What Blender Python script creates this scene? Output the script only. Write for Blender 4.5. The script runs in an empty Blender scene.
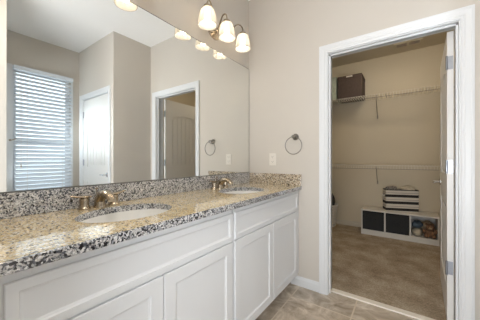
import bpy, bmesh, math, random
from mathutils import Vector, Matrix
random.seed(7)
C = bpy.context.scene.collection
S = bpy.context.scene
PI = math.pi

# ------------------------------------------------------------------ camera
cd = bpy.data.cameras.new('camera'); cam = bpy.data.objects.new('camera', cd); C.objects.link(cam)
cam.location = (1.335, -2.03, 1.144)
cam.rotation_euler = (math.radians(90), 0, math.radians(35.5))
cd.sensor_width = 36; cd.lens = 233 / 480 * 36; cd.shift_y = -1 / 480; cd.clip_start = 0.02
S.camera = cam

# ------------------------------------------------------------------ world, lights, exposure
W = bpy.data.worlds.new('world'); S.world = W; W.use_nodes = True
bgn = W.node_tree.nodes['Background']
bgn.inputs[0].default_value = (0.86, 0.93, 1.0, 1); bgn.inputs[1].default_value = 0.45
def area(name, loc, rot, sx, sy, power, col):
    l = bpy.data.lights.new(name, 'AREA'); l.shape = 'RECTANGLE'; l.size = sx; l.size_y = sy
    l.energy = power; l.color = col
    o = bpy.data.objects.new(name, l); C.objects.link(o); o.location = loc; o.rotation_euler = rot
    return o
area('daylight_outside_window', (3.35, -0.95, 1.5), (0, math.radians(90), 0), 2.0, 0.9, 8, (0.86, 0.93, 1.0))
area('fill_through_doorway', (0.85, -3.1, 0.9), (math.radians(136), 0, math.radians(-12)), 2.2, 1.4, 92, (0.93, 0.96, 1.0))  # fill added outside the unseen doorway, tilted up to brighten the ceiling
area('fill_from_entry_side', (1.95, -3.2, 1.25), (math.radians(90), 0, math.radians(24)), 1.2, 1.6, 11, (0.90, 0.95, 1.0))  # added cool fill for the vanity fronts
area('added_fill_by_the_entry', (1.15, -1.72, 2.78), (0, 0, 0), 0.5, 0.4, 9, (1.0, 0.95, 0.88))  # added overhead fill, has no fitting
area('added_alcove_uplight', (2.33, -1.93, 0.52), (math.radians(150), 0, 0), 0.8, 0.5, 140, (0.88, 0.94, 1.0))  # added uplight behind the invented side window, brightens the alcove ceiling
BULB = 17.0
CLOSET = 29.0
S.view_settings.view_transform = 'Standard'; S.view_settings.look = 'None'
S.view_settings.gamma = 1; S.view_settings.use_curve_mapping = False
S.view_settings.exposure = 0.46
S.cycles.use_denoising = True
S.cycles.max_bounces = 14; S.cycles.diffuse_bounces = 6; S.cycles.glossy_bounces = 6
S.cycles.transparent_max_bounces = 12; S.cycles.transmission_bounces = 6
S.cycles.sample_clamp_indirect = 6

# ------------------------------------------------------------------ materials
def nodes(name):
    m = bpy.data.materials.new(name); m.use_nodes = True
    nt = m.node_tree; return m, nt, nt.nodes['Principled BSDF']
def N(nt, t, **kw):
    n = nt.nodes.new(t)
    for k, v in kw.items(): setattr(n, k, v)
    return n
def ramp(nt, stops, interp='LINEAR'):
    r = N(nt, 'ShaderNodeValToRGB'); cr = r.color_ramp; cr.interpolation = interp
    while len(cr.elements) < len(stops): cr.elements.new(0.5)
    for e, (p, c) in zip(cr.elements, stops):
        e.position = p; e.color = (c[0], c[1], c[2], 1)
    return r
def mat(name, col, rough=0.5, metal=0.0, var=0.04, scale=8.0, bump=0.0, bscale=200.0, spec=0.5):
    m, nt, b = nodes(name); L = nt.links.new
    tc = N(nt, 'ShaderNodeTexCoord'); no = N(nt, 'ShaderNodeTexNoise'); no.inputs['Scale'].default_value = scale
    no.inputs['Detail'].default_value = 4; L(tc.outputs['Object'], no.inputs['Vector'])
    r = ramp(nt, [(0.3, [c * (1 - var) for c in col]), (0.7, [min(1, c * (1 + var)) for c in col])])
    L(no.outputs['Fac'], r.inputs[0]); L(r.outputs[0], b.inputs['Base Color'])
    b.inputs['Roughness'].default_value = rough; b.inputs['Metallic'].default_value = metal
    b.inputs['Specular IOR Level'].default_value = spec
    if bump:
        n2 = N(nt, 'ShaderNodeTexNoise'); n2.inputs['Scale'].default_value = bscale; L(tc.outputs['Object'], n2.inputs['Vector'])
        bp = N(nt, 'ShaderNodeBump'); bp.inputs['Strength'].default_value = bump; bp.inputs['Distance'].default_value = 0.004
        L(n2.outputs['Fac'], bp.inputs['Height']); L(bp.outputs[0], b.inputs['Normal'])
    return m
M = {}
M['wall'] = mat('greige_wall_paint', (0.578, 0.540, 0.488), 0.75, 0, 0.015, 2, 0.06, 350, 0.3)
M['ceil'] = mat('ceiling_paint', (0.90, 0.90, 0.90), 0.85, 0, 0.01, 2, 0.05, 200, 0.2)
M['closetwall'] = mat('closet_paint_warm_light_tint', (0.575, 0.515, 0.40), 0.8, 0, 0.02, 2, 0.06, 350, 0.25)  # greige paint with warm closet light put into its tan
M['trim'] = mat('white_trim_paint', (0.70, 0.715, 0.73), 0.35, 0, 0.01, 3)
M['cab'] = mat('white_cabinet_paint', (0.73, 0.74, 0.755), 0.38, 0, 0.008, 3)
M['cabin'] = mat('cabinet_carcass', (0.62, 0.62, 0.62), 0.5, 0, 0.02, 3)
M['door'] = mat('white_door_paint', (0.72, 0.71, 0.685), 0.4, 0, 0.01, 3)
M['nickel'] = mat('brushed_nickel', (0.72, 0.66, 0.58), 0.24, 1.0, 0.05, 60)
M['chrome'] = mat('polished_chrome', (0.8, 0.81, 0.83), 0.12, 1.0, 0.02, 30)
M['bronze'] = mat('warm_satin_nickel', (0.47, 0.40, 0.31), 0.2, 1.0, 0.06, 60)
M['ringm'] = mat('satin_nickel', (0.26, 0.245, 0.225), 0.3, 1.0, 0.05, 60)
M['edge'] = mat('dark_glass_edge', (0.10, 0.10, 0.085), 0.4, 0, 0.05, 20)
M['hinge'] = mat('satin_steel', (0.34, 0.36, 0.40), 0.35, 1.0, 0.05, 80)
M['porcelain'] = mat('white_porcelain', (0.84, 0.83, 0.80), 0.08, 0, 0.01, 4)
M['plastic'] = mat('white_plastic', (0.70, 0.66, 0.60), 0.35, 0, 0.01, 6)
M['slot'] = mat('dark_slot', (0.06, 0.055, 0.05), 0.6)
M['wire'] = mat('white_vinyl_wire', (0.64, 0.60, 0.52), 0.4, 0, 0.02, 10)
M['rod'] = mat('brown_steel_brace', (0.30, 0.27, 0.22), 0.4, 0.3, 0.03, 20)  # brown for the front rods and braces of the wire shelves
M['brown'] = mat('brown_woven_fabric', (0.08, 0.056, 0.046), 0.85, 0, 0.25, 90, 0.3, 400)
M['teal'] = mat('sage_green_fabric', (0.40, 0.45, 0.38), 0.85, 0, 0.15, 30, 0.3, 300)
M['bench'] = mat('white_laminate', (0.60, 0.58, 0.54), 0.45, 0, 0.015, 5)
M['bin'] = mat('charcoal_bin_fabric', (0.022, 0.024, 0.026), 0.9, 0, 0.3, 120, 0.3, 400)
M['black'] = mat('black_cotton', (0.02, 0.02, 0.022), 0.95, 0, 0.3, 40, 0.5, 90)
M['plush'] = mat('brown_plush', (0.20, 0.11, 0.06), 0.95, 0, 0.35, 60, 0.8, 150)
M['tan'] = mat('tan_plush', (0.42, 0.31, 0.20), 0.95, 0, 0.3, 60, 0.8, 150)
M['blue'] = mat('slate_blue_cloth', (0.07, 0.10, 0.13), 0.9, 0, 0.3, 30, 0.5, 120)
M['wicker'] = mat('beige_cloth', (0.45, 0.40, 0.31), 0.9, 0, 0.2, 30, 0.5, 120)
M['grey'] = mat('grey_patterned_cloth', (0.24, 0.22, 0.20), 0.9, 0, 0.8, 70, 0.5, 120)
M['basketw'] = mat('white_basket_plastic', (0.66, 0.64, 0.60), 0.4, 0, 0.02, 6)
M['strip'] = mat('pale_threshold', (0.80, 0.75, 0.67), 0.4, 0, 0.02, 20)
M['toe'] = mat('brown_toe_kick_board', (0.40, 0.33, 0.26), 0.6, 0, 0.08, 12)  # brown, for the toe kicks and the vent louvres

def granite(name, stops, dark, fleck, sc=185):
    m, nt, b = nodes(name); L = nt.links.new
    tc = N(nt, 'ShaderNodeTexCoord')
    no = N(nt, 'ShaderNodeTexNoise'); no.inputs['Scale'].default_value = 40; no.inputs['Detail'].default_value = 3
    L(tc.outputs['Object'], no.inputs['Vector'])
    mx = N(nt, 'ShaderNodeMixRGB'); mx.inputs[0].default_value = 0.018
    L(tc.outputs['Object'], mx.inputs[1]); L(no.outputs['Color'], mx.inputs[2])
    v = N(nt, 'ShaderNodeTexVoronoi'); v.inputs['Scale'].default_value = sc; L(mx.outputs[0], v.inputs['Vector'])
    sp = N(nt, 'ShaderNodeSeparateColor'); L(v.outputs['Color'], sp.inputs[0])
    # clustering: add low-frequency noise so that dark grains gather
    n2 = N(nt, 'ShaderNodeTexNoise'); n2.inputs['Scale'].default_value = 22; n2.inputs['Detail'].default_value = 2
    L(tc.outputs['Object'], n2.inputs['Vector'])
    ma = N(nt, 'ShaderNodeMath', operation='MULTIPLY_ADD'); ma.inputs[1].default_value = 0.4; ma.inputs[2].default_value = -0.20 + dark
    L(n2.outputs['Fac'], ma.inputs[0])
    ad = N(nt, 'ShaderNodeMath', operation='ADD'); L(sp.outputs[0], ad.inputs[0]); L(ma.outputs[0], ad.inputs[1])
    r = ramp(nt, stops, 'CONSTANT')
    L(ad.outputs[0], r.inputs[0])
    v2 = N(nt, 'ShaderNodeTexVoronoi'); v2.inputs['Scale'].default_value = 400; L(mx.outputs[0], v2.inputs['Vector'])
    s2 = N(nt, 'ShaderNodeSeparateColor'); L(v2.outputs['Color'], s2.inputs[0])
    r2 = ramp(nt, [(0.0, (fleck,) * 3), (0.16, (0.92, 0.91, 0.90)), (0.6, (1, 1, 1))], 'CONSTANT')
    L(s2.outputs[1], r2.inputs[0])
    mu = N(nt, 'ShaderNodeMixRGB', blend_type='MULTIPLY'); mu.inputs[0].default_value = 1
    L(r.outputs[0], mu.inputs[1]); L(r2.outputs[0], mu.inputs[2]); L(mu.outputs[0], b.inputs['Base Color'])
    b.inputs['Roughness'].default_value = 0.06; b.inputs['Specular IOR Level'].default_value = 0.6
    b.inputs['Coat Weight'].default_value = 0.6; b.inputs['Coat IOR'].default_value = 1.5; b.inputs['Coat Roughness'].default_value = 0.015
    return m
M['granite'] = granite('warm_light_granite_top', [(0.0, (0.03, 0.026, 0.022)), (0.07, (0.16, 0.12, 0.08)), (0.16, (0.48, 0.35, 0.18)), (0.27, (0.84, 0.65, 0.35)), (0.56, (0.90, 0.75, 0.47)), (0.84, (0.90, 0.84, 0.70))], 0.05, 0.62)  # counter top: warm lamp light put into the stone's colour
M['granite_side'] = granite('warm_light_granite_side', [(0.0, (0.03, 0.026, 0.024)), (0.12, (0.17, 0.13, 0.10)), (0.28, (0.40, 0.32, 0.23)), (0.48, (0.62, 0.52, 0.38)), (0.80, (0.74, 0.68, 0.58))], 0.0, 0.4)  # side splash: same stone, warm lamp light put into its brown
M['granite_cool_light'] = granite('cool_light_granite', [(0.0, (0.018, 0.019, 0.026)), (0.17, (0.11, 0.115, 0.135)), (0.32, (0.33, 0.335, 0.35)), (0.50, (0.55, 0.54, 0.53)), (0.76, (0.76, 0.76, 0.76))], 0.035, 0.5, 215)  # backsplash and sink cuts: same stone, cool daylight put into its grey
M['granite_edge'] = granite('cool_light_granite_edge', [(0.0, (0.018, 0.019, 0.026)), (0.17, (0.11, 0.115, 0.135)), (0.32, (0.33, 0.335, 0.35)), (0.50, (0.55, 0.54, 0.53)), (0.76, (0.76, 0.76, 0.76))], -0.05, 0.4, 170)  # front edge: same stone, cool daylight painted in, more black grains

def tile():
    m, nt, b = nodes('travertine_look_floor_tile'); L = nt.links.new
    g = N(nt, 'ShaderNodeNewGeometry')
    mp = N(nt, 'ShaderNodeMapping'); mp.inputs['Location'].default_value = (-0.555 + 0.457 * 4, 0.20 + 0.457 * 8, 0)
    L(g.outputs['Position'], mp.inputs['Vector'])
    br = N(nt, 'ShaderNodeTexBrick'); br.offset = 0.0; br.squash = 1
    br.inputs['Scale'].default_value = 1; br.inputs['Brick Width'].default_value = 0.457; br.inputs['Row Height'].default_value = 0.457
    br.inputs['Mortar Size'].default_value = 0.006; br.inputs['Mortar Smooth'].default_value = 0.3; br.inputs['Bias'].default_value = 0
    L(mp.outputs[0], br.inputs['Vector'])
    n1 = N(nt, 'ShaderNodeTexNoise'); n1.inputs['Scale'].default_value = 5; n1.inputs['Detail'].default_value = 8
    n1.inputs['Roughness'].default_value = 0.65; n1.inputs['Distortion'].default_value = 1.4
    L(g.outputs['Position'], n1.inputs['Vector'])
    r = ramp(nt, [(0.28, (0.20, 0.155, 0.115)), (0.42, (0.37, 0.31, 0.24)), (0.55, (0.52, 0.45, 0.37)), (0.68, (0.74, 0.69, 0.61))])
    L(n1.outputs['Fac'], r.inputs[0])
    r3 = ramp(nt, [(0, (0.90, 0.90, 0.90)), (1, (1.08, 1.06, 1.04))]); L(br.outputs['Color'], r3.inputs[0])
    br.inputs['Color1'].default_value = (0, 0, 0, 1); br.inputs['Color2'].default_value = (1, 1, 1, 1)
    mu = N(nt, 'ShaderNodeMixRGB', blend_type='MULTIPLY'); mu.inputs[0].default_value = 1
    L(r.outputs[0], mu.inputs[1]); L(r3.outputs[0], mu.inputs[2])
    mo = N(nt, 'ShaderNodeMixRGB'); mo.inputs[2].default_value = (0.62, 0.54, 0.44, 1)
    L(br.outputs['Fac'], mo.inputs[0]); L(mu.outputs[0], mo.inputs[1]); L(mo.outputs[0], b.inputs['Base Color'])
    b.inputs['Roughness'].default_value = 0.38
    bp = N(nt, 'ShaderNodeBump'); bp.inputs['Strength'].default_value = 0.25; bp.inputs['Distance'].default_value = 0.003
    L(n1.outputs['Fac'], bp.inputs['Height']); L(bp.outputs[0], b.inputs['Normal'])
    return m
M['tile'] = tile()

def carpet():
    m, nt, b = nodes('beige_carpet_pile'); L = nt.links.new
    g = N(nt, 'ShaderNodeNewGeometry')
    n1 = N(nt, 'ShaderNodeTexNoise'); n1.inputs['Scale'].default_value = 90; n1.inputs['Detail'].default_value = 6; L(g.outputs['Position'], n1.inputs['Vector'])
    n2 = N(nt, 'ShaderNodeTexNoise'); n2.inputs['Scale'].default_value = 5; n2.inputs['Detail'].default_value = 3; L(g.outputs['Position'], n2.inputs['Vector'])
    ad = N(nt, 'ShaderNodeMath', operation='MULTIPLY_ADD'); ad.inputs[1].default_value = 0.5
    L(n1.outputs['Fac'], ad.inputs[0])
    m2 = N(nt, 'ShaderNodeMath', operation='MULTIPLY'); m2.inputs[1].default_value = 0.5; L(n2.outputs['Fac'], m2.inputs[0]); L(m2.outputs[0], ad.inputs[2])
    r = ramp(nt, [(0.36, (0.23, 0.18, 0.13)), (0.5, (0.36, 0.295, 0.22)), (0.64, (0.50, 0.43, 0.34))]); L(ad.outputs[0], r.inputs[0])
    L(r.outputs[0], b.inputs['Base Color']); b.inputs['Roughness'].default_value = 1; b.inputs['Specular IOR Level'].default_value = 0.1
    bp = N(nt, 'ShaderNodeBump'); bp.inputs['Strength'].default_value = 0.7; bp.inputs['Distance'].default_value = 0.01
    L(n1.outputs['Fac'], bp.inputs['Height']); L(bp.outputs[0], b.inputs['Normal'])
    return m
M['carpet'] = carpet()

def mirror_mat():
    m, nt, b = nodes('silvered_mirror'); L = nt.links.new
    b.inputs['Metallic'].default_value = 1; b.inputs['Roughness'].default_value = 0.0
    b.inputs['Base Color'].default_value = (0.90, 0.915, 0.90, 1)
    return m
M['mirror'] = mirror_mat()

def shade_mat():
    m, nt, b = nodes('frosted_glass_shade'); L = nt.links.new
    out = nt.nodes['Material Output']; nt.nodes.remove(b)
    tr = N(nt, 'ShaderNodeBsdfTranslucent'); tr.inputs[0].default_value = (0.50, 0.48, 0.44, 1)
    di = N(nt, 'ShaderNodeBsdfDiffuse'); di.inputs[0].default_value = (0.78, 0.76, 0.72, 1)
    tp = N(nt, 'ShaderNodeBsdfTransparent'); tp.inputs[0].default_value = (1, 0.97, 0.92, 1)
    n = N(nt, 'ShaderNodeTexNoise'); n.inputs['Scale'].default_value = 40
    a = N(nt, 'ShaderNodeMixShader'); a.inputs[0].default_value = 0.45; L(tr.outputs[0], a.inputs[1]); L(di.outputs[0], a.inputs[2])
    rr = ramp(nt, [(0.3, (0.20,) * 3), (0.7, (0.26,) * 3)]); L(n.outputs['Fac'], rr.inputs[0])
    c = N(nt, 'ShaderNodeMixShader'); L(rr.outputs[0], c.inputs[0]); L(a.outputs[0], c.inputs[1]); L(tp.outputs[0], c.inputs[2])
    L(c.outputs[0], out.inputs[0])
    return m
M['shade'] = shade_mat()
def emit(name, col, st):
    m, nt, b = nodes(name); b.inputs['Base Color'].default_value = (0, 0, 0, 1)
    b.inputs['Emission Color'].default_value = (*col, 1); b.inputs['Emission Strength'].default_value = st
    return m
M['bulb'] = emit('lit_bulb', (1.0, 0.86, 0.69), BULB)
M['closetbulb'] = emit('lit_closet_diffuser', (1.0, 0.85, 0.65), CLOSET)

def slat_mat():
    m, nt, b = nodes('white_blind_slat'); L = nt.links.new
    out = nt.nodes['Material Output']
    b.inputs['Base Color'].default_value = (0.74, 0.79, 0.85, 1); b.inputs['Roughness'].default_value = 0.45
    tr = N(nt, 'ShaderNodeBsdfTranslucent'); tr.inputs[0].default_value = (0.80, 0.86, 0.92, 1)
    mx = N(nt, 'ShaderNodeMixShader')
    n = N(nt, 'ShaderNodeTexNoise'); n.inputs['Scale'].default_value = 20
    rr = ramp(nt, [(0.3, (0.10,) * 3), (0.7, (0.14,) * 3)]); L(n.outputs['Fac'], rr.inputs[0]); L(rr.outputs[0], mx.inputs[0])
    L(b.outputs[0], mx.inputs[1]); L(tr.outputs[0], mx.inputs[2]); L(mx.outputs[0], out.inputs[0])
    return m
M['slat'] = slat_mat()
def glass_mat():
    m, nt, b = nodes('window_glass'); L = nt.links.new
    out = nt.nodes['Material Output']; nt.nodes.remove(b)
    tp = N(nt, 'ShaderNodeBsdfTransparent'); tp.inputs[0].default_value = (0.93, 0.96, 0.97, 1)
    gl = N(nt, 'ShaderNodeBsdfGlossy'); gl.inputs['Roughness'].default_value = 0.02
    fr = N(nt, 'ShaderNodeFresnel'); mx = N(nt, 'ShaderNodeMixShader')
    L(fr.outputs[0], mx.inputs[0]); L(tp.outputs[0], mx.inputs[1]); L(gl.outputs[0], mx.inputs[2]); L(mx.outputs[0], out.inputs[0])
    return m
M['glass'] = glass_mat()
def striped():
    m, nt, b = nodes('black_and_white_striped_canvas'); L = nt.links.new
    tc = N(nt, 'ShaderNodeTexCoord'); sx = N(nt, 'ShaderNodeSeparateXYZ'); L(tc.outputs['Object'], sx.inputs[0])
    dv = N(nt, 'ShaderNodeMath', operation='DIVIDE'); dv.inputs[1].default_value = 0.098; L(sx.outputs['Z'], dv.inputs[0])
    fr = N(nt, 'ShaderNodeMath', operation='FRACT'); L(dv.outputs[0], fr.inputs[0])
    w = (0.62, 0.58, 0.51); k = (0.022, 0.02, 0.02)
    r = ramp(nt, [(0, w), (0.10, k), (0.50, w), (0.70, (0.30, 0.27, 0.24)), (0.78, w)], 'CONSTANT'); L(fr.outputs[0], r.inputs[0])
    n = N(nt, 'ShaderNodeTexNoise'); n.inputs['Scale'].default_value = 250; L(tc.outputs['Object'], n.inputs['Vector'])
    bp = N(nt, 'ShaderNodeBump'); bp.inputs['Strength'].default_value = 0.3; L(n.outputs['Fac'], bp.inputs['Height']); L(bp.outputs[0], b.inputs['Normal'])
    L(r.outputs[0], b.inputs['Base Color']); b.inputs['Roughness'].default_value = 0.9
    return m
M['stripe'] = striped()

# ------------------------------------------------------------------ geometry helpers
def box(bm, x0, y0, z0, x1, y1, z1, bev=0.0, seg=2):
    r = bmesh.ops.create_cube(bm, size=1)
    vs = r['verts']
    for v in vs:
        v.co = Vector((x0 + (v.co.x + .5) * (x1 - x0), y0 + (v.co.y + .5) * (y1 - y0), z0 + (v.co.z + .5) * (z1 - z0)))
    if bev:
        es = list({e for v in vs for e in v.link_edges})
        bmesh.ops.bevel(bm, geom=es, offset=bev, segments=seg, affect='EDGES', profile=0.5)
def tube(bm, pts, r, n=8, cap=True):
    pts = [Vector(p) for p in pts]; rs = r if isinstance(r, (list, tuple)) else [r] * len(pts)
    rings = []; up = None
    for i, p in enumerate(pts):
        d = (pts[min(i + 1, len(pts) - 1)] - pts[max(i - 1, 0)]).normalized()
        if up is None:
            a = Vector((0, 0, 1)) if abs(d.z) < .9 else Vector((1, 0, 0)); up = d.cross(a).normalized()
        up = (up - d * up.dot(d)).normalized(); s = d.cross(up)
        rings.append([bm.verts.new(p + (up * math.cos(2 * PI * k / n) + s * math.sin(2 * PI * k / n)) * rs[i]) for k in range(n)])
    for a, b in zip(rings, rings[1:]):
        for k in range(n): bm.faces.new((a[k], a[(k + 1) % n], b[(k + 1) % n], b[k]))
    if cap:
        bm.faces.new(rings[0][::-1]); bm.faces.new(rings[-1])
def lathe(bm, prof, n=24, M4=None, sx=1, sy=1):
    """profile of (radius, z) about local z"""
    rings = []
    for r, z in prof:
        if r < 1e-6: rings.append([bm.verts.new((0, 0, z))])
        else: rings.append([bm.verts.new((sx * r * math.cos(2 * PI * k / n), sy * r * math.sin(2 * PI * k / n), z)) for k in range(n)])
    vs = [v for r in rings for v in r]
    for a, b in zip(rings, rings[1:]):
        for k in range(n):
            k2 = (k + 1) % n
            if len(a) == 1 and len(b) == 1: continue
            if len(a) == 1: bm.faces.new((a[0], b[k2], b[k]))
            elif len(b) == 1: bm.faces.new((a[k], a[k2], b[0]))
            else: bm.faces.new((a[k], a[k2], b[k2], b[k]))
    if M4 is not None:
        for v in vs: v.co = M4 @ v.co
def ring(bm, R, r, n=40, k=8, M4=None):
    vs = []
    for i in range(n):
        a = 2 * PI * i / n
        vs.append([bm.verts.new(((R + r * math.cos(2 * PI * j / k)) * math.cos(a), (R + r * math.cos(2 * PI * j / k)) * math.sin(a), r * math.sin(2 * PI * j / k))) for j in range(k)])
    for i in range(n):
        for j in range(k):
            bm.faces.new((vs[i][j], vs[(i + 1) % n][j], vs[(i + 1) % n][(j + 1) % k], vs[i][(j + 1) % k]))
    if M4 is not None:
        for q in vs:
            for v in q: v.co = M4 @ v.co
def prism(bm, poly, f0, f1):
    """extrude a 2-D polygon: f0(u,v), f1(u,v) give the two 3-D ends"""
    a = [bm.verts.new(f0(*p)) for p in poly]; b = [bm.verts.new(f1(*p)) for p in poly]
    bm.faces.new(a); bm.faces.new(b[::-1])
    for i in range(len(poly)):
        j = (i + 1) % len(poly); bm.faces.new((a[j], a[i], b[i], b[j]))
def obj(name, bm, m, parent=None, smooth=False):
    bmesh.ops.recalc_face_normals(bm, faces=bm.faces)
    me = bpy.data.meshes.new(name); bm.to_mesh(me); bm.free()
    o = bpy.data.objects.new(name, me); C.objects.link(o); me.materials.append(m)
    if smooth:
        for p in me.polygons: p.use_smooth = True
        me.set_sharp_from_angle(angle=math.radians(40))
    if parent: o.parent = parent
    else:                                   # put the origin at the base of a top-level mesh
        xs = [v.co for v in me.vertices]
        c = Vector(((min(v.x for v in xs) + max(v.x for v in xs)) / 2, (min(v.y for v in xs) + max(v.y for v in xs)) / 2, min(v.z for v in xs)))
        me.transform(Matrix.Translation(-c)); o.location = c
    return o
def B(*boxes):
    bm = bmesh.new()
    for b in boxes: box(bm, *b)
    return bm
def thing(name, label, cat, loc=(0, 0, 0), rz=0, group=None):
    o = bpy.data.objects.new(name, None); C.objects.link(o); o.location = loc; o.rotation_euler = (0, 0, rz)
    o.empty_display_size = 0.1
    return tag(o, label, cat, group)
def tag(o, label, cat, group=None):
    o['label'] = label; o['category'] = cat
    if group: o['group'] = group
    return o
def struct(name, bm, m, parent=None, label=None, cat=None):
    o = obj(name, bm, m, parent); o['kind'] = 'structure'
    if label: o['label'] = label
    if cat: o['category'] = cat
    return o
def copy_tree(o, parent=None, name=None):
    c = o.copy(); C.objects.link(c)
    if parent: c.parent = parent
    for ch in [k for k in bpy.data.objects if k.parent == o]: copy_tree(ch, c)
    return c

# ------------------------------------------------------------------ room shell
ZC = 2.79                      # ceiling height
WX = 1.745                     # wall facing the mirror
AX = 2.81                      # window wall of the alcove
AY0, AY1 = -1.52, -0.536       # alcove
CB = 2.32                      # closet back wall
OX0, OX1, OZ = 0.80, 1.61, 2.03   # closet doorway
T = 0.115
BY = -1.96                     # wall behind the camera (with the doorway it stands in)

struct('floor', B((-T, BY - T - 1.6, -0.05, AX + T, 0.062, 0)), M['tile'], label='brown marbled ceramic tile floor of the bathroom', cat='floor')
struct('floor_closet', B((-0.4, 0.062, -0.05, 2.7, CB + T, 0.004)), M['carpet'], label='beige carpet of the walk-in closet', cat='carpet')
struct('ceiling', B((-0.5, BY - T, ZC, AX + T, CB + T, ZC + 0.08)), M['ceil'], label='smooth off-white ceiling', cat='ceiling')
struct('ceiling_closet', B((-0.29, T, ZC - 0.012, 2.6, CB, ZC)), M['closetwall'], label='ceiling of the walk-in closet, warm light put into its tan', cat='ceiling')
struct('wall_left', B((-T, BY - T, 0, 0, 0, ZC)), M['wall'], label='greige wall behind the big mirror and vanity', cat='wall')
struct('wall_back', B((-T, 0, 0, OX0 - .018, T, ZC), (OX1 + .018, 0, 0, AX + T, T, ZC), (OX0 - .018, 0, OZ + .018, OX1 + .018, T, ZC)), M['wall'],
       label='greige wall with the closet doorway and towel ring', cat='wall')
struct('wall_right', B((WX, AY1, 0, WX + T, 0, ZC), (WX, BY - T, 0, WX + T, AY0, ZC)), M['wall'], label='wall facing the mirror on both sides of the alcove', cat='wall')
DX0, DX1 = 1.875, 2.675         # alcove door opening
struct('wall_alcove_far', B((WX + T, AY1, 0, DX0 - .018, AY1 + T, ZC), (DX1 + .018, AY1, 0, AX, AY1 + T, ZC), (DX0 - .018, AY1, OZ + .018, DX1 + .018, AY1 + T, ZC)),
       M['wall'], label='alcove wall holding the white panel door', cat='wall')
SX0, SX1, SZ0, SZ1 = 1.98, 2.68, 0.75, 2.25    # added side window, unseen, lets fill light into the alcove
struct('wall_alcove_near', B((WX + T, AY0 - T, 0, SX0, AY0, ZC), (SX1, AY0 - T, 0, AX, AY0, ZC), (SX0, AY0 - T, 0, SX1, AY0, SZ0), (SX0, AY0 - T, SZ1, SX1, AY0, ZC)), M['wall'], label='side wall of the alcove by the window', cat='wall')
WY0, WY1, WZ0, WZ1 = -1.285, -0.650, 0.55, 2.335   # window opening
struct('wall_window', B((AX, AY0 - T, 0, AX + T, WY0, ZC), (AX, WY1, 0, AX + T, AY1 + T, ZC), (AX, WY0, 0, AX + T, WY1, WZ0), (AX, WY0, WZ1, AX + T, WY1, ZC)),
       M['wall'], label='alcove wall around the window', cat='wall')
struct('wall_front', B((0, BY - T, 0, 0.82, BY, ZC), (WX - .03, BY - T, 0, WX, BY, ZC), (0.82, BY - T, 2.06, WX - .03, BY, ZC)), M['wall'],
       label='wall beside the entry doorway at the end of the vanity', cat='wall')
struct('wall_closet_left', B((-0.4, T, 0, -0.29, CB, ZC)), M['closetwall'], label='left wall of the closet, warm light put into its tan', cat='wall')
struct('wall_closet_right', B((2.6, T, 0, 2.7, CB, ZC)), M['closetwall'], label='right wall of the closet, warm light put into its tan', cat='wall')
struct('wall_closet_back', B((-0.4, CB, 0, 2.7, CB + T, ZC)), M['closetwall'], label='back wall of the closet, warm light put into its tan', cat='wall')
# closet side skins of the doorway wall
struct('wall_closet_front', B((-0.29, T, 0, OX0 - .08, T + .004, ZC), (OX1 + .08, T, 0, 2.6, T + .004, ZC), (OX0 - .08, T, OZ + .08, OX1 + .08, T + .004, ZC)), M['closetwall'],
       label='closet side of the doorway wall', cat='wall')

# baseboards
def baseboard(name, p0, p1, nrm, label):
    """runs from p0 to p1 on a wall whose inward normal is nrm"""
    bm = bmesh.new(); n = Vector((nrm[0], nrm[1], 0)); a = Vector((*p0, 0)); b = Vector((*p1, 0))
    prof = [(0, 0), (.014, 0), (.014, .058), (.011, .068), (.007, .074), (.005, .083), (0, .083)]
    f = lambda e: (lambda u, v: e + n * u + Vector((0, 0, v)))
    prism(bm, prof, f(a), f(b))
    return struct(name, bm, M['ctrim' if 'closet' in name else 'trim'], label=label, cat='baseboard')
baseboard('baseboard_back', (0.47, 0), (0.732, 0), (0, -1), 'white baseboard between vanity and closet door casing')
baseboard('baseboard_right', (WX, -0.014), (WX, AY1 + 0.0), (-1, 0), 'white baseboard on the wall facing the mirror')
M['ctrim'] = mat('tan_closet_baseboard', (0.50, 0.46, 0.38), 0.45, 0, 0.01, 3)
baseboard('baseboard_closet_back', (-0.29, CB), (2.6, CB), (0, -1), 'tan baseboard along the closet back wall')
baseboard('baseboard_closet_left', (-0.29, T + .004), (-0.29, CB - .014), (1, 0), 'tan baseboard along the closet left wall')
baseboard('baseboard_window', (AX, AY0), (AX, AY1), (-1, 0), 'white baseboard under the alcove window')
for k, (x0, x1) in enumerate(((WX + .0, DX0 - .069), (DX1 + .069, AX - .014))):
    baseboard('baseboard_alcove_%s' % ('door', 'corner')[k], (x0, AY1), (x1, AY1), (0, -1), ('short baseboard between alcove corner and door', 'short baseboard between door and window wall')[k])

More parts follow.
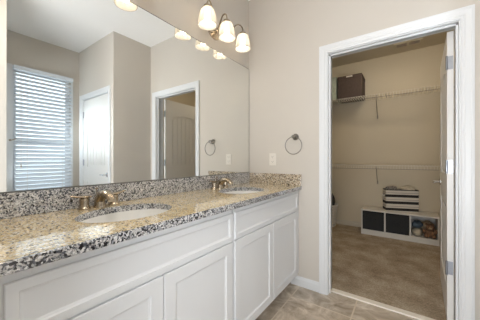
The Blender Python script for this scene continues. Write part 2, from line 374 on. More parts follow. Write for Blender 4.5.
# door trim: casing with a stepped profile + jambs
def casing(name, x0, x1, z, y, sgn, jamb_d, label):
    """cased opening in a wall parallel to x; y is the face, sgn points out of the wall"""
    t = bpy.data.objects.new(name, None); C.objects.link(t); t.location = (x0, y, 0)
    t['kind'] = 'structure'; t['label'] = label; t['category'] = 'door trim'
    rev, w = .006, .064
    prof = [(0, 0), (0, .010), (.006, .013), (.018, .013), (.022, .016), (.046, .018), (.050, .020), (w, .020), (w, 0)]   # (offset from opening, projection)
    ox, oy = x0, y
    def leg(s, xe):
        bm = bmesh.new()
        prism(bm, prof, lambda u, v: Vector((xe + s * (rev + u) - ox, sgn * v, 0)), lambda u, v: Vector((xe + s * (rev + u) - ox, sgn * v, z + rev + u)))
        return bm
    obj('side_casing', leg(-1, x0), M['trim'], t); obj('side_casing', leg(1, x1), M['trim'], t)
    bm = bmesh.new()
    prism(bm, prof, lambda u, v: Vector((-(rev + u), sgn * v, z + rev + u)), lambda u, v: Vector((x1 - x0 + rev + u, sgn * v, z + rev + u)))
    obj('head_casing', bm, M['trim'], t)
    j0, j1 = (0, -sgn * jamb_d) if sgn < 0 else (-jamb_d, 0)
    bm = B((-.018, min(j0, j1), 0, 0, max(j0, j1), z), (x1 - x0, min(j0, j1), 0, x1 - x0 + .018, max(j0, j1), z), (-.018, min(j0, j1), z, x1 - x0 + .018, max(j0, j1), z + .018))
    box(bm, 0, .05 if sgn < 0 else -.085, 0, .011, .08 if sgn < 0 else -.05, z); box(bm, x1 - x0 - .011, .05 if sgn < 0 else -.085, 0, x1 - x0, .08 if sgn < 0 else -.05, z)
    box(bm, 0, .05 if sgn < 0 else -.085, z - .011, x1 - x0, .08 if sgn < 0 else -.05, z)
    obj('jamb', bm, M['trim'], t)
    return t
casing('trim_1', OX0, OX1, OZ, 0, -1, T, 'white moulded casing around the closet doorway')
casing('trim_2', DX0, DX1, OZ, AY1, -1, T, 'white moulded casing around the alcove door')
casing('trim_3', OX0, OX1, OZ, T, 1, 0.001, 'white casing on the closet side of the doorway')
tag(obj('threshold_strip', B((OX0, .055, 0, OX1, .112, .012, .004)), M['strip']), 'pale transition strip between bathroom tile and closet carpet', 'threshold')

# panel doors (arched plank panel above, square panel below)
DT = 0.035
def door_leaf_bm(w, h):
    """hinge edge at x=0, leaf along +x, thickness along +y from 0"""
    bm = bmesh.new(); core = .011
    box(bm, 0, core, 0, w, DT - core, h)
    st, z0, z1, z2, zs, rise = .115, .22, .80, 1.02, 1.74, .13
    def frame(ya, yb):
        F0 = lambda u, v: Vector((u, ya, v)); F1 = lambda u, v: Vector((u, yb, v))
        prism(bm, [(0, 0), (st, 0), (st, h), (0, h)], F0, F1)
        prism(bm, [(w - st, 0), (w, 0), (w, h), (w - st, h)], F0, F1)
        prism(bm, [(st, 0), (w - st, 0), (w - st, z0), (st, z0)], F0, F1)
        prism(bm, [(st, z1), (w - st, z1), (w - st, z2), (st, z2)], F0, F1)
        # arched top rail in strips
        n = 14; half = (w - 2 * st) / 2
        arc = lambda x: zs + rise * math.sqrt(max(0, 1 - ((x - w / 2) / (half * 1.12)) ** 2)) - rise * math.sqrt(1 - 1 / 1.12 ** 2)
        xs = [st + (w - 2 * st) * i / n for i in range(n + 1)]
        prism(bm, [(x, arc(x)) for x in xs] + [(w - st, h), (st, h)], F0, F1)
        # planks with v-grooves in the upper panel, raised field in the lower
        d = (yb - ya); yin = ya + d * .55 if abs(ya - core) > 1e-6 else ya
        k = 6; pw = (w - 2 * st - .05) / k
        for i in range(k):
            xa = st + .025 + i * pw + .006; xb = st + .025 + (i + 1) * pw - .006
            za, zb = arc(xa) - .03, arc(xb) - .03
            Fa = lambda u, v: Vector((u, core if ya < core else DT - core, v)); Fb = lambda u, v: Vector((u, .0045 if ya < core else DT - .0045, v))
            prism(bm, [(xa, z2 + .03), (xb, z2 + .03), (xb, zb), ((xa + xb) / 2, arc((xa + xb) / 2) - .03), (xa, za)], Fa, Fb)
            prism(bm, [(xa, z0 + .03), (xb, z0 + .03), (xb, z1 - .03), (xa, z1 - .03)], Fa, Fb)
    frame(0, core); frame(DT, DT - core)
    return bm
def lever(parent, x, y, s, dirx, label=None):
    """lever handle on the face at y, pointing out along s*y and along dirx"""
    bm = bmesh.new()
    Mx = Matrix.Translation((x, y, .92)) @ Matrix.Rotation(-s * PI / 2, 4, 'X')
    lathe(bm, [(0, 0), (.031, 0), (.031, .004), (.026, .010), (.011, .012), (.011, .045), (.014, .050), (.014, .058), (0, .060)], 20, Mx)
    yy = y + s * .052
    tube(bm, [(x, yy, .92), (x + dirx * .03, yy, .921), (x + dirx * .075, yy, .922), (x + dirx * .11, yy - s * .006, .920)], [.009, .009, .008, .006], 10)
    o = obj('lever_handle', bm, M['chrome'], parent, True); o['label'] = label or 'polished chrome lever handle'
    return o
def hinge(parent, z, edge_x, ya, yb):
    bm = bmesh.new()
    box(bm, edge_x - .0025, ya, z - .045, edge_x, yb, z + .045)
    tube(bm, [(edge_x - .006, yb + .004, z - .047), (edge_x - .006, yb + .004, z + .047)], .0065, 10)
    for dz in (-.03, 0, .03):
        lathe(bm, [(0, -.0035), (.004, -.0035), (.004, 0)], 8, Matrix.Translation((edge_x, (ya + yb) / 2 + (.006 if dz == 0 else -.004), z + dz)) @ Matrix.Rotation(PI / 2, 4, 'Y'))
    o = obj('hinge', bm, M['hinge'], parent, True); o['label'] = 'satin steel hinge'
DW = 0.795
d1 = struct('door_1', door_leaf_bm(DW, 2.015), M['door'], label='white arched-panel door standing open into the closet', cat='door')
# origin back to the hinge corner
def hinge_origin(o):
    xs = [v.co for v in o.data.vertices]; mn = Vector((min(v.x for v in xs), min(v.y for v in xs), 0)); o.data.transform(Matrix.Translation(-mn))
hinge_origin(d1)
lever(d1, DW - .062, DT, 1, -1); lever(d1, DW - .062, 0, -1, -1)
for z in (1.80, 1.08, .38): hinge(d1, z, 0, .004, DT - .002)
# local +y (face DT) must look to -x when open: leaf runs towards +y of the room
d1.location = (1.601, .124, .010); d1.rotation_euler = (0, 0, math.radians(90 - 2.6))
d2 = struct('door_2', door_leaf_bm(DX1 - DX0 - .006, 2.015), M['door'], label='closed white arched-panel door beside the alcove window', cat='door')
hinge_origin(d2)
w2 = DX1 - DX0 - .006
d2.location = (DX1 - .003, AY1 + .048, .010); d2.rotation_euler = (0, 0, PI)       # face DT looks to -y, hinge at the window side
lever(d2, w2 - .062, DT, 1, -1)
for z in (1.80, 1.08, .38):
    bm = bmesh.new(); tube(bm, [(.0, DT + .006, z - .047), (.0, DT + .006, z + .047)], .0065, 10); box(bm, -.012, DT, z - .045, .012, DT + .003, z + .045)
    obj('hinge', bm, M['hinge'], d2, True)['label'] = 'satin steel hinge'

# window
w1 = bpy.data.objects.new('window_1', None); C.objects.link(w1); w1.location = (AX, WY0, WZ0)
w1['kind'] = 'structure'; w1['label'] = 'tall narrow window in the alcove behind the blind'; w1['category'] = 'window'
wd, wh = WY1 - WY0, WZ1 - WZ0
obj('window_frame', B((.06, 0, 0, .10, .04, wh), (.06, wd - .04, 0, .10, wd, wh), (.06, .04, 0, .10, wd - .04, .04), (.06, .04, wh - .04, .10, wd - .04, wh), (.055, .04, wh * .46, .10, wd - .04, wh * .46 + .045)), M['trim'], w1)
obj('pane', B((.078, .04, .04, .082, wd - .04, wh * .46)), M['glass'], w1)
obj('pane', B((.078, .04, wh * .46 + .045, .082, wd - .04, wh - .04)), M['glass'], w1)
obj('window_casing', B((-.014, -.062, -.02, 0, -.002, wh + .03, .003), (-.014, wd + .002, -.02, 0, wd + .03, wh + .03, .003)), M['trim'], w1)
obj('window_sill', B((-.03, -.07, -.045, .055, wd + .04, -.02, .004)), M['trim'], w1)

w3 = bpy.data.objects.new('window_added', None); C.objects.link(w3); w3.location = (SX0, AY0, SZ0)
w3['kind'] = 'structure'; w3['label'] = 'unseen side window added to let fill light into the alcove'; w3['category'] = 'window'
sw, sh_ = SX1 - SX0, SZ1 - SZ0
obj('window_frame', B((0, -.10, 0, .04, -.06, sh_), (sw - .04, -.10, 0, sw, -.06, sh_), (.04, -.10, 0, sw - .04, -.06, .04), (.04, -.10, sh_ - .04, sw - .04, -.06, sh_)), M['trim'], w3)
obj('pane', B((.04, -.082, .04, sw - .04, -.078, sh_ - .04)), M['glass'], w3)

# ------------------------------------------------------------------ blind
bl = thing('window_blind', 'white horizontal slat blind closed over the alcove window', 'blind', (AX - .016, (WY0 + WY1) / 2, WZ0))
hw = wd / 2 - .005
bm = bmesh.new(); z = .05; zt = wh - .03
n_sl = int((zt - z) / .052)
for i in range(n_sl):
    zc = z + .052 * i + .02; a = math.radians(48)
    dx, dz = math.cos(a) * 0.029, math.sin(a) * 0.029
    # gently crowned slat
    px = [(-dx, -dz), (-.004 - dx * .35, -dz * .35), (-.004 + dx * .35, dz * .35), (dx, dz)]
    prism(bm, px + [(q[0] + .002, q[1] - .001) for q in px[::-1]], lambda u, v: Vector((u - .03, -hw, zc + v)), lambda u, v: Vector((u - .03, hw, zc + v)))
o = obj('slats', bm, M['slat'], bl)
obj('valance', B((-.075, -hw - .012, wh - .045, -.004, hw + .012, wh + .008, .004)), M['slat'], bl)
obj('bottom_rail', B((-.055, -hw, .018, -.01, hw, .045, .005)), M['slat'], bl)
bm = bmesh.new()
for yy in (-hw * .62, hw * .62): tube(bm, [(-.064, yy, .04), (-.064, yy, wh - .05)], .0016, 5)
obj('ladder_cord', bm, M['plastic'], bl)
bm = bmesh.new(); tube(bm, [(-.07, -.255, wh - .05), (-.07, -.255, .53)], .0014, 5)
pc = obj('pull_cord', bm, M['plastic'], bl)
bm = bmesh.new(); lathe(bm, [(0, .0), (.010, .0), (.008, .03), (.003, .05), (0, .052)], 10, Matrix.Translation((-.07, -.255, .48)))
obj('tassel', bm, M['nickel'], pc, True)
hk = thing('cord_hook', 'small dark metal hook on the white window trim beside the blind', 'hook', (AX - .014, -1.312, 1.385))
bm = bmesh.new(); lathe(bm, [(0, 0), (.014, 0), (.014, .004), (0, .006)], 14, Matrix.Rotation(-PI / 2, 4, 'Y')); obj('back_plate', bm, M['nickel'], hk, True)
bm = bmesh.new(); tube(bm, [(0, 0, 0), (-.03, 0, -.004), (-.045, .012, 0), (-.047, .035, .014), (-.047, .05, .024)], [.006, .006, .006, .005, .006], 8); obj('prong', bm, M['nickel'], hk, True)

# ------------------------------------------------------------------ vanity cabinets
FX = 0.542; FT = 0.011
def panel_front(bm, y0, y1, z0, z1, fw, rec=.007, bevw=.010):
    """framed front with a sloped step into a recessed field; back plane at x=0, face at FT"""
    def ringv(ins, x): return [bm.verts.new((x, a, b)) for a, b in ((y0 + ins, z0 + ins), (y1 - ins, z0 + ins), (y1 - ins, z1 - ins), (y0 + ins, z1 - ins))]
    rs = [ringv(0, 0), ringv(0, FT - .0025), ringv(.0025, FT), ringv(fw, FT), ringv(fw + .003, FT - .004), ringv(fw + bevw, FT - rec)]
    bm.faces.new(rs[0][::-1])
    for a, b in zip(rs, rs[1:]):
        for k in range(4): bm.faces.new((a[k], a[(k + 1) % 4], b[(k + 1) % 4], b[k]))
    bm.faces.new(rs[-1])
def cabinet(y0, y1, fy0, fy1, label, end_fill):
    t = thing('vanity_cabinet', label, 'cabinet', (0, y0, 0), 0, 'white bathroom vanity cabinets')
    L = y1 - y0
    bm = B((.004, 0, .108, .017, L, .700), (.004, 0, .108, FX - .02, .016, .871), (.004, L - .016, .108, FX - .02, L, .871), (.004, .016, .108, FX - .02, L - .016, .124))
    obj('carcass', bm, M['cabin'], t)
    a0, a1, mid = fy0 - y0, fy1 - y0, (fy0 + fy1) / 2 - y0
    bm = B((FX - .02, 0, .115, FX, max(a0 + .012, .02), .871), (FX - .02, a1 - .012, .115, FX, L, .871), (FX - .02, a0 + .012, .115, FX, a1 - .012, .133), (FX - .02, a0 + .012, .670, FX, a1 - .012, .700), (FX - .02, a0 + .012, .835, FX, a1 - .012, .871),
           (FX - .02, mid - .02, .128, FX, mid + .02, .670))
    obj('face_frame', bm, M['cab'], t)
    obj('toe_kick', B((FX - .095, 0, 0, FX - .08, L, .108)), M['toe'], t)
    f = lambda a, b, c, d, fw: (lambda bm: (panel_front(bm, a, b, c, d, fw), bm)[1])(bmesh.new())
    o = obj('drawer_front', f(a0, a1, .690, .842, .026), M['cab'], t); o.location = (FX, 0, 0)
    o = obj('door', f(a0, mid - .002, 0.119, .682, .055), M['cab'], t); o.location = (FX, 0, 0)
    o = obj('door', f(mid + .002, a1, 0.119, .682, .055), M['cab'], t); o.location = (FX, 0, 0)
    return t
cabinet(-0.983, -0.004, -0.977, -0.050, 'white vanity cabinet with two doors next to the wall with the towel ring', True)
cabinet(-1.950, -0.9985, -1.904, -1.000, 'white vanity cabinet with two doors under the nearer sink, away from the towel ring wall', False)

# ------------------------------------------------------------------ countertop with two undermount sinks
CT0, CT1 = .873, .903
SINKS = [(.295, -1.455), (.295, -.55)]
bm = B((.002, BY + .002, CT0, .560, -.002, CT1, .0))
ct = obj('countertop', bm, M['granite'])
loc = ct.location.copy(); ct.data.transform(Matrix.Translation(loc)); ct.location = (0, 0, 0)
cbm = bmesh.new()
for sx, sy in SINKS: lathe(cbm, [(0, .80), (.2, .80), (.2, .95), (0, .95)], 64, Matrix.Translation((sx, sy, 0)), .80, 1.04)
cut = obj('cutter', cbm, M['granite'])
md = ct.modifiers.new('b', 'BOOLEAN'); md.object = cut; md.operation = 'DIFFERENCE'; md.solver = 'EXACT'
dg = bpy.context.evaluated_depsgraph_get()
nm = bpy.data.meshes.new_from_object(ct.evaluated_get(dg)); ct.modifiers.clear(); ct.data = nm
bpy.data.objects.remove(cut)
ct.data.materials.clear(); ct.data.materials.append(M['granite']); ct.data.materials.append(M['granite_cool_light'])
for p in ct.data.polygons:                  # cut faces round the sink holes take the cool-light grey
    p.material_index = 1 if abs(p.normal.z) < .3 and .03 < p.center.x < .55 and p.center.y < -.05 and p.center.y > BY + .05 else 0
tag(ct, 'speckled black, grey and tan granite countertop with two oval sink cutouts', 'countertop')
b1 = obj('backsplash', B((.002, BY + .002, CT1, .021, -.002, 1.005, .002)), M['granite_cool_light'], ct); b1['label'] = 'speckled granite backsplash, cool daylight put into its grey'
es = obj('edge_strip', B((.5605, BY + .002, CT0 - .003, .572, -.002, CT1 - .001, .003)), M['granite_edge'], ct); es['label'] = 'front edge of the counter, cool daylight put into its grey and black'  # separate strip so the front edge can carry the cool-light colour
b2 = obj('side_splash', B((.0215, -.021, CT1, .568, -.002, 1.005, .002)), M['granite_side'], ct)

sink0 = None
for i, (sx, sy) in enumerate(SINKS):
    t = thing('sink', ('white oval undermount sink set in the nearer part of the countertop', 'white oval undermount sink nearest the wall with the outlet')[i], 'sink', (sx, sy, .751), 0, 'oval undermount sinks')
    bm = bmesh.new()
    prof = [(.215, .1215), (.198, .1215), (.196, .112), (.190, .085), (.178, .05), (.155, .024), (.11, .008), (.05, .002), (.024, 0), (.024, -.01), (.05, -.008), (.115, -.002), (.163, .016), (.188, .045), (.2, .085), (.205, .112), (.215, .1215)]
    lathe(bm, prof, 56, None, .80, 1.04); obj('basin', bm, M['porcelain'], t, True)
    bm = bmesh.new(); lathe(bm, [(0, .004), (.014, .004), (.022, .003), (.026, .001), (.024, -.012), (0, -.012)], 24); obj('drain', bm, M['chrome'], t, True)

def faucet(y, label):
    t = thing('faucet', label, 'faucet', (.074, y, CT1), 0, 'widespread nickel faucets')
    bm = bmesh.new()
    lathe(bm, [(0, 0), (.030, 0), (.030, .006), (.026, .012), (.024, .026), (.022, .04), (0, .048)], 24)
    # broad flat arched spout
    sec = [(-.010, .022, .023, .026), (.006, .046, .025, .026), (.038, .068, .026, .022), (.074, .072, .024, .017), (.106, .060, .021, .013), (.124, .044, .018, .011)]
    rings = []
    for k, (x, z, wy, hz) in enumerate(sec):
        a = (math.radians(55), math.radians(45), math.radians(20), math.radians(-10), math.radians(-32), math.radians(-42))[k]
        rings.append([bm.verts.new((x - math.sin(a) * hz * math.sin(q), wy * math.cos(q), z + math.cos(a) * hz * math.sin(q))) for q in [2 * PI * j / 16 for j in range(16)]])
    for a, b in zip(rings, rings[1:]):
        for j in range(16): bm.faces.new((a[j], a[(j + 1) % 16], b[(j + 1) % 16], b[j]))
    bm.faces.new(rings[0][::-1]); bm.faces.new(rings[-1])
    obj('spout', bm, M['bronze'], t, True)
    bm = bmesh.new(); tube(bm, [(-.032, 0, .01), (-.032, 0, .085)], .003, 8); lathe(bm, [(0, .085), (.006, .086), (.007, .092), (0, .097)], 10, Matrix.Translation((-.032, 0, 0)))
    obj('lift_rod', bm, M['bronze'], t, True)
    for s in (-1, 1):
        bm = bmesh.new(); My = Matrix.Translation((0, s * .070, 0))
        lathe(bm, [(0, 0), (.028, 0), (.028, .006), (.023, .010), (.019, .024), (.022, .040), (.020, .050), (.012, .056), (0, .058)], 24, My)
        h = obj('handle', bm, M['bronze'], t, True)
        # flat blade lever
        bm = bmesh.new(); rings = []
        for u, w, hh, z in ((-.030, .005, .004, .057), (-.018, .011, .006, .058), (.008, .014, .007, .059), (.030, .012, .006, .063), (.052, .009, .004, .068), (.060, .005, .003, .069)):
            rings.append([bm.verts.new((.004 + w * math.cos(q), s * (.070 + u), z + hh * math.sin(q))) for q in [2 * PI * j / 12 for j in range(12)]])
        for a, b in zip(rings, rings[1:]):
            for j in range(12): bm.faces.new((a[j], a[(j + 1) % 12], b[(j + 1) % 12], b[j]))
        bm.faces.new(rings[0]); bm.faces.new(rings[-1])
        obj('lever', bm, M['bronze'], h, True)
faucet(-1.483, 'brushed nickel two-handle faucet behind the nearer sink')
faucet(-.55, 'brushed nickel two-handle faucet behind the sink nearest the outlet')

# ------------------------------------------------------------------ mirror
mr = obj('mirror', B((.001, BY + .003, 1.010, .007, -.008, 2.073)), M['mirror']); tag(mr, 'large frameless wall mirror above the granite backsplash', 'mirror')
mx, my, mz = mr.location
obj('bottom_channel', B((.001 - mx, BY + .003 - my, 1.0055 - mz, .009 - mx, -.006 - my, 1.0100 - mz)), M['edge'], mr)['label'] = 'dark seam along the bottom of the mirror'
obj('glass_edge', B((.001 - mx, BY + .003 - my, 2.073 - mz, .0072 - mx, -.005 - my, 2.0765 - mz), (.001 - mx, -.008 - my, 1.010 - mz, .0072 - mx, -.004 - my, 2.073 - mz)), M['edge'], mr)['label'] = 'thin dark polished edge of the mirror'

# ------------------------------------------------------------------ vanity lights
def vanity_light(y, label):
    t = thing('vanity_light', label, 'wall light', (0, y, 2.225), 0, 'three-shade vanity wall lights')
    bm = bmesh.new(); lathe(bm, [(0, 0), (.062, 0), (.062, .006), (.050, .016), (.030, .022), (.018, .040), (.012, .046), (0, .048)], 28, Matrix.Rotation(PI / 2, 4, 'Y') , 1, 1.25)
    obj('backplate', bm, M['bronze'], t, True)
    for s in (-1, 0, 1):
        sy, sx, st = s * .228, .140, .050        # shade axis and top height
        bm = bmesh.new()
        if s == 0:
            pts = [(.03, 0, 0), (.055, 0, .03), (.075, 0, .075), (.10, 0, .112), (.128, 0, .108), (sx, 0, .085), (sx, 0, .052)]
        else:
            pts = [(.03, 0, -.005), (.055, s * .03, -.028), (.075, s * .075, -.022), (.095, s * .115, .025), (.112, s * .15, .085), (.126, s * .185, .112), (.138, s * .215, .100), (sx, sy, .075), (sx, sy, .052)]
        # smooth the arm with Catmull-Rom
        P = [Vector(p) for p in pts]; Q = []
        for i in range(len(P) - 1):
            a, b, c, d = P[max(i - 1, 0)], P[i], P[i + 1], P[min(i + 2, len(P) - 1)]
            for k in range(4):
                u = k / 4; Q.append(.5 * ((2 * b) + (c - a) * u + (2 * a - 5 * b + 4 * c - d) * u * u + (3 * b - a - 3 * c + d) * u ** 3))
        Q.append(P[-1]); tube(bm, Q, .006, 8)
        lathe(bm, [(0, .062), (.010, .062), (.014, .052), (.027, .052), (.030, .034), (.024, .030), (0, .030)], 18, Matrix.Translation((sx, sy, 0)))
        obj('arm', bm, M['bronze'], t, True)
        bm = bmesh.new()
        prof = [(.022, .036), (.040, .029), (.051, .013), (.058, -.012), (.0635, -.042), (.067, -.070), (.069, -.094), (.066, -.094), (.064, -.070), (.0605, -.042), (.055, -.012), (.048, .011), (.038, .025), (.022, .032)]
        lathe(bm, prof + [prof[0]], 32, Matrix.Translation((sx, sy, 0))); sh = obj('shade', bm, M['shade'], t, True)
        bm = bmesh.new(); lathe(bm, [(0, .03), (.012, .03), (.013, 0), (.020, -.018), (.027, -.040), (.026, -.056), (.017, -.069), (0, -.074)], 18, Matrix.Translation((sx, sy, 0)))
        b = obj('bulb', bm, M['bulb'], sh, True); b['label'] = 'lit warm white bulb'
vanity_light(-.54, 'three-shade frosted glass wall light above the mirror, nearer the corner with the towel ring')
vanity_light(-1.467, 'three-shade wall light seen mostly as a mirror reflection at the top edge')

# ------------------------------------------------------------------ towel ring, outlet
tr = thing('towel_ring', 'round nickel towel ring on the wall between mirror and closet door', 'towel ring', (.512, 0, 1.345))
bm = bmesh.new(); lathe(bm, [(0, 0), (.030, 0), (.030, .006), (.022, .012), (.013, .02), (.011, .045), (.016, .050), (.016, .062), (0, .066)], 24, Matrix.Rotation(PI / 2, 4, 'X')); obj('rose', bm, M['ringm'], tr, True)
bm = bmesh.new(); ring(bm, .078, .0042, 48, 8, Matrix.Translation((0, -.054, -.080)) @ Matrix.Rotation(PI / 2, 4, 'X')); obj('ring', bm, M['ringm'], tr, True)
ol = thing('wall_outlet', 'pale double outlet plate on the wall above the side splash', 'outlet', (.279, 0, 1.082))
obj('cover_plate', B((-.036, -.006, 0, .036, -.0005, .118, .003)), M['plastic'], ol)
for zz in (.036, .082):
    bm = bmesh.new(); lathe(bm, [(0, 0), (.017, 0), (.017, .003), (0, .003)], 20, Matrix.Translation((0, -.006, zz)) @ Matrix.Rotation(PI / 2, 4, 'X'), 1, .85)
    s = obj('socket', bm, M['plastic'], ol, True)
    obj('slots', B((-.008, -.0095, zz - .002, -.006, -.009, zz + .007), (.006, -.0095, zz - .002, .008, -.009, zz + .007), (-.002, -.0095, zz - .010, .002, -.009, zz - .006)), M['slot'], s)

# ------------------------------------------------------------------ closet: vent, light, wire shelves
vt = thing('ceiling_vent', 'small two-slot air vent in the closet ceiling', 'vent', (1.355, 2.03, ZC - .012))
obj('vent_frame', B((-.165, -.075, -.010, .165, -.050, 0, .002), (-.165, .050, -.010, .165, .075, 0, .002), (-.165, -.05, -.010, -.135, .05, 0, .002), (.135, -.05, -.010, .165, .05, 0, .002), (-.015, -.05, -.010, .015, .05, 0, .002)), M['closetwall'], vt)
bm = bmesh.new()
for k in range(5):
    y = -.04 + k * .02
    for x0, x1 in ((-.135, -.015), (.015, .135)): box(bm, x0, y - .003, -.009, x1, y + .001, -.002)
obj('vent_louvres', bm, M['toe'], vt)
obj('duct_opening', B((-.135, -.05, -.0015, .135, .05, 0)), M['slot'], vt)
cl = thing('closet_ceiling_light', 'round flush ceiling light inside the closet, hidden above the doorway', 'ceiling light', (1.3, 1.12, ZC - .012))
bm = bmesh.new(); lathe(bm, [(0, 0), (.15, 0), (.15, -.02), (.14, -.025), (0, -.025)], 32); obj('base', bm, M['trim'], cl, True)
bm = bmesh.new(); lathe(bm, [(.138, -.026), (.138, -.10), (.125, -.112), (0, -.115)], 32); obj('diffuser', bm, M['closetbulb'], cl, True)

def wire_shelf(z, label):
    x0, x1, yf, yb = -.28, 2.59, 1.915, CB - .006
    t = thing('wire_shelf', label, 'shelf', (x0, yb, z), 0, 'wire closet shelves')
    Lx, D = x1 - x0, yb - yf
    bm = bmesh.new(); n = int(Lx / .034)
    for i in range(n + 1):
        x = i * Lx / n; r = .0032
        box(bm, x - r, -D, -r, x + r, 0, r); box(bm, x - r, -D - r, -.048, x + r, -D + r, 0)
    obj('wire_deck', bm, M['wire'], t)
    bm = bmesh.new()
    for yy, zz, r in ((-D, -.004, .0035), (-D * .5, -.004, .003), (0, -.004, .003)): tube(bm, [(0, yy, zz), (Lx, yy, zz)], r, 6)
    obj('support_rod', bm, M['wire'], t)
    bm = bmesh.new(); tube(bm, [(0, -D, -.050), (Lx, -D, -.050)], .005, 6); obj('front_rod', bm, M['rod'], t)
    for bx in (.98, 1.9):
        bm = bmesh.new(); tube(bm, [(bx - x0, -D + .006, -.012), (bx - x0 - .01, -D * .75, -.10), (bx - x0 - .02, -.012, -.285)], .0055, 6)
        box(bm, bx - x0 - .03, -.012, -.31, bx - x0 - .01, 0, -.26)
        obj('brace', bm, M['rod'], t)
    return t
wire_shelf(2.10, 'white wire shelf high on the closet back wall, holding the brown box')
wire_shelf(1.05, 'empty white wire shelf low on the closet back wall, above the striped basket')

# boxes on the upper shelf
def fabric_box(name, x0, x1, y0, y1, z, h, m, label, cat, tagged):
    t = thing(name, label, cat, ((x0 + x1) / 2, (y0 + y1) / 2, z)); hx, hy = (x1 - x0) / 2, (y1 - y0) / 2
    obj('body', B((-hx, -hy, 0, hx, hy, h - .05, .008)), M[m], t)
    obj('lid', B((-hx - .004, -hy - .004, h - .052, hx + .004, hy + .004, h, .010)), M[m], t)
    if tagged:
        obj('label_holder', B((-.045, -hy - .008, h - .033, .045, -hy - .004, h - .011, .001)), M['plastic'], t)['label'] = 'small pale label holder'
    return t
fabric_box('storage_box', .436, .785, 1.93, 2.28, 2.103, .355, 'brown', 'dark brown lidded storage box on the upper wire shelf', 'storage box', True)
fabric_box('fabric_bin', .16, .415, 1.94, 2.26, 2.103, .37, 'teal', 'sage green fabric bin left of the brown box', 'storage bin', False)

# ------------------------------------------------------------------ closet bench
BX0, BX1, BF, BK, BH = .772, 1.690, 1.955, 2.303, .380
bn = thing('cubby_bench', 'long white three-cubby bench against the closet back wall', 'bench', ((BX0 + BX1) / 2, (BF + BK) / 2, .004))
hx, hy = (BX1 - BX0) / 2, (BK - BF) / 2
obj('top', B((-hx - .004, -hy - .004, BH - .024, hx + .004, hy, BH - .004, .003)), M['bench'], bn)
pitch = 2 * (hx - .009) / 3
for k in range(4):
    x = -hx + .009 + k * pitch
    obj('upright', B((x - .009, -hy, .075, x + .009, hy, BH - .024)), M['bench'], bn)
obj('bottom_shelf', B((-hx, -hy, .058, hx, hy, .075)), M['bench'], bn)
obj('plinth', B((-hx, -hy + .002, 0, hx, hy, .058)), M['bench'], bn)
obj('back_panel', B((-hx + .018, hy - .006, .075, hx - .018, hy, BH - .024)), M['bench'], bn)
cxm = (BX0 + BX1) / 2; cym = (BF + BK) / 2
for k in (0, 1):
    xc = cxm - hx + .009 + (k + .5) * pitch
    t = thing('cubby_bin', ('dark charcoal fabric bin filling the leftmost cubby of the white bench', 'dark charcoal fabric bin filling the middle cubby of the white bench')[k], 'bin', (xc, cym, .0795), 0, 'charcoal bins in the bench')
    h2 = pitch / 2 - .011; hh = .262
    obj('shell', B((-h2, -hy + .006, 0, h2, -hy + .012, hh, .002), (-h2, hy - .02, 0, h2, hy - .014, hh, .002), (-h2, -hy + .012, 0, -h2 + .006, hy - .02, hh), (h2 - .006, -hy + .012, 0, h2, hy - .02, hh), (-h2 + .006, -hy + .012, 0, h2 - .006, hy - .02, .006)), M['bin'], t)
    bm = bmesh.new(); tube(bm, [(-.04, -hy + .005, .17), (-.035, -hy - .006, .165), (.035, -hy - .006, .165), (.04, -hy + .005, .17)], .005, 6); obj('pull', bm, M['bin'], t)
# soft things in the open cubby
def blob(bm, c, r, seed, amp=.12, sub=3, flat=0.0):
    rnd = random.Random(seed); ph = [rnd.uniform(0, 6) for _ in range(6)]
    g = bmesh.ops.create_icosphere(bm, subdivisions=sub, radius=1)
    for v in g['verts']:
        p = v.co.copy(); k = 1 + amp * (math.sin(3 * p.x + ph[0]) * math.sin(4 * p.y + ph[1]) + .6 * math.sin(6 * p.z + ph[2] + 3 * p.x) + .4 * math.sin(9 * p.y + ph[3]))
        z = p.z * k
        if z < -1 + flat: z = -1 + flat
        v.co = Vector((c[0] + p.x * k * r[0], c[1] + p.y * k * r[1], c[2] + z * r[2]))
x3 = cxm - hx + .009 + 2.5 * pitch; zb = .079
def soft(name, m, c, r, seed, label, cat, amp=.12):
    bm = bmesh.new(); blob(bm, (0, 0, r[2] * .86), r, seed, amp, 3, .14)
    o = obj(name, bm, M[m], None, True); o.location = Vector(c); return tag(o, label, cat)
soft('folded_cloth', 'wicker', (x3 - .075, cym - .06, zb), (.062, .10, .055), 3, 'beige cloth bundle at the front left of the open cubby', 'cloth', .1)
soft('blue_cloth', 'blue', (x3 - .068, cym - .045, zb + .108), (.062, .11, .050), 5, 'dark slate blue cloth piled on the beige bundle in the open cubby', 'cloth', .14)
tan = soft('tan_cloth', 'tan', (x3 + .045, cym + .085, zb), (.085, .060, .100), 8, 'tan fuzzy bundle at the back of the open cubby', 'cloth', .12)
pl = thing('plush_toy', 'brown fuzzy stuffed animal sitting in the open cubby', 'stuffed toy', (x3 + .064, cym - .085, zb))
bm = bmesh.new(); blob(bm, (0, 0, .058), (.066, .060, .060), 11, .04, 3, .08); obj('body', bm, M['plush'], pl, True)
bm = bmesh.new(); blob(bm, (.002, -.02, .140), (.048, .045, .043), 12, .03, 3); hd = obj('head', bm, M['plush'], pl, True)
for s in (-1, 1):
    bm = bmesh.new(); blob(bm, (s * .036, -.012, .176), (.016, .010, .016), 20, .02, 2); obj('ear', bm, M['plush'], hd, True)
    bm = bmesh.new(); blob(bm, (s * .016, -.0625, .148), (.005, .004, .005), 20, 0, 2); obj('eye', bm, M['slot'], hd, True)
    bm = bmesh.new(); blob(bm, (s * .040, -.055, .026), (.024, .038, .024), 21 + s, .03, 2, .05); obj('foot', bm, M['plush'], pl, True)
    bm = bmesh.new(); blob(bm, (s * .060, -.035, .085), (.018, .030, .030), 31 + s, .03, 2); obj('arm', bm, M['plush'], pl, True)
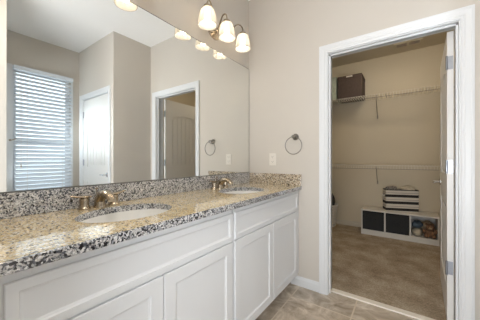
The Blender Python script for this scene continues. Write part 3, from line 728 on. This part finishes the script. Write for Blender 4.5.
bm = bmesh.new(); blob(bm, (.002, -.060, .130), (.020, .014, .016), 14, .02, 2); obj('muzzle', bm, M['tan'], hd, True)

# striped basket on the bench, turned towards the door
sb = thing('striped_basket', 'black and white striped canvas basket standing on the white bench', 'basket', (1.262, 2.147, BH + .001), math.radians(20))
bw, bd, bh = .206, .075, .315
bm = bmesh.new()
for a in ((-bw, -bd, 0, bw, -bd + .008, bh), (-bw, bd - .008, 0, bw, bd, bh), (-bw, -bd + .008, 0, -bw + .008, bd - .008, bh), (bw - .008, -bd + .008, 0, bw, bd - .008, bh), (-bw + .008, -bd + .008, 0, bw - .008, bd - .008, .008)): box(bm, *a)
obj('body', bm, M['stripe'], sb)
for s in (-1, 1):
    bm = bmesh.new(); tube(bm, [(s * bw, -.04, .235), (s * (bw + .022), -.035, .215), (s * (bw + .026), 0, .195), (s * (bw + .022), .035, .215), (s * bw, .04, .235)], .008, 8)
    obj('rope_handle', bm, M['wire'], sb, True)['label'] = 'white rope handle'
q = Matrix.Rotation(math.radians(20), 4, 'Z')
for k, (dx, r, m, l) in enumerate(((-.115, (.080, .052, .05), 'grey', 'dark grey patterned cloth heaped in the left half of the striped basket'), (.105, (.088, .052, .052), 'wicker', 'pale cloth bundled in the right half of the striped basket'))):
    bm = bmesh.new(); blob(bm, (0, 0, 0), r, 40 + k, .16, 3); o = obj('bundled_cloth', bm, M[m], None, True)
    p = q @ Vector((dx, 0, 0)); o.location = (1.262 + p.x, 2.147 + p.y, BH + bh - .035 + (.012 if k == 2 else 0) - .02); o.rotation_euler = (0, 0, math.radians(20)); tag(o, l, 'cloth')

# laundry basket in the far left corner, with dark clothes
lb = thing('laundry_basket', 'white slotted plastic laundry basket in the left corner of the closet', 'laundry basket', (.20, 2.12, .004))
bm = bmesh.new()
def rr(w, d, z, n=28):   # rounded rectangle ring
    out = []
    for k in range(n):
        a = 2 * PI * k / n; c, s = math.cos(a), math.sin(a); e = .55
        out.append((w * math.copysign(abs(c) ** e, c), d * math.copysign(abs(s) ** e, s), z))
    return out
def band(z0, z1, w0, w1, t=.006):
    a = [[bm.verts.new(p) for p in rr(w0, w0 * .85, z0)], [bm.verts.new(p) for p in rr(w1, w1 * .85, z1)], [bm.verts.new(p) for p in rr(w1 - t, w1 * .85 - t, z1)], [bm.verts.new(p) for p in rr(w0 - t, w0 * .85 - t, z0)]]
    for i in range(4):
        p, r = a[i], a[(i + 1) % 4]
        for k in range(28): bm.faces.new((p[k], p[(k + 1) % 28], r[(k + 1) % 28], r[k]))
wz = lambda z: .150 + .035 * z / .37
for k in range(7): band(.05 * k + .004, .05 * k + .030, wz(.05 * k), wz(.05 * k + .026))
bm.faces.new([bm.verts.new(p) for p in rr(.148, .148 * .85, .006)])
for k in range(14):
    a = 2 * PI * (k + .5) / 14; c, s = math.cos(a), math.sin(a); e = .55
    ux, uy = math.copysign(abs(c) ** e, c), math.copysign(abs(s) ** e, s)
    tube(bm, [(ux * (wz(0) - .004), uy * (wz(0) * .85 - .004), .006), (ux * (wz(.34) - .004), uy * (wz(.34) * .85 - .004), .34)], .006, 5)
obj('slotted_body', bm, M['basketw'], lb, True)
bm = bmesh.new(); band(.340, .372, .190, .192, .014); obj('rim', bm, M['basketw'], lb, True)
bm = bmesh.new(); blob(bm, (0, 0, 0), (.15, .125, .20), 61, .06, 3)
o = obj('clothes_heap', bm, M['black'], None, True); o.location = (.20, 2.12, .225); tag(o, 'heap of black clothes piled in the laundry basket', 'clothes')
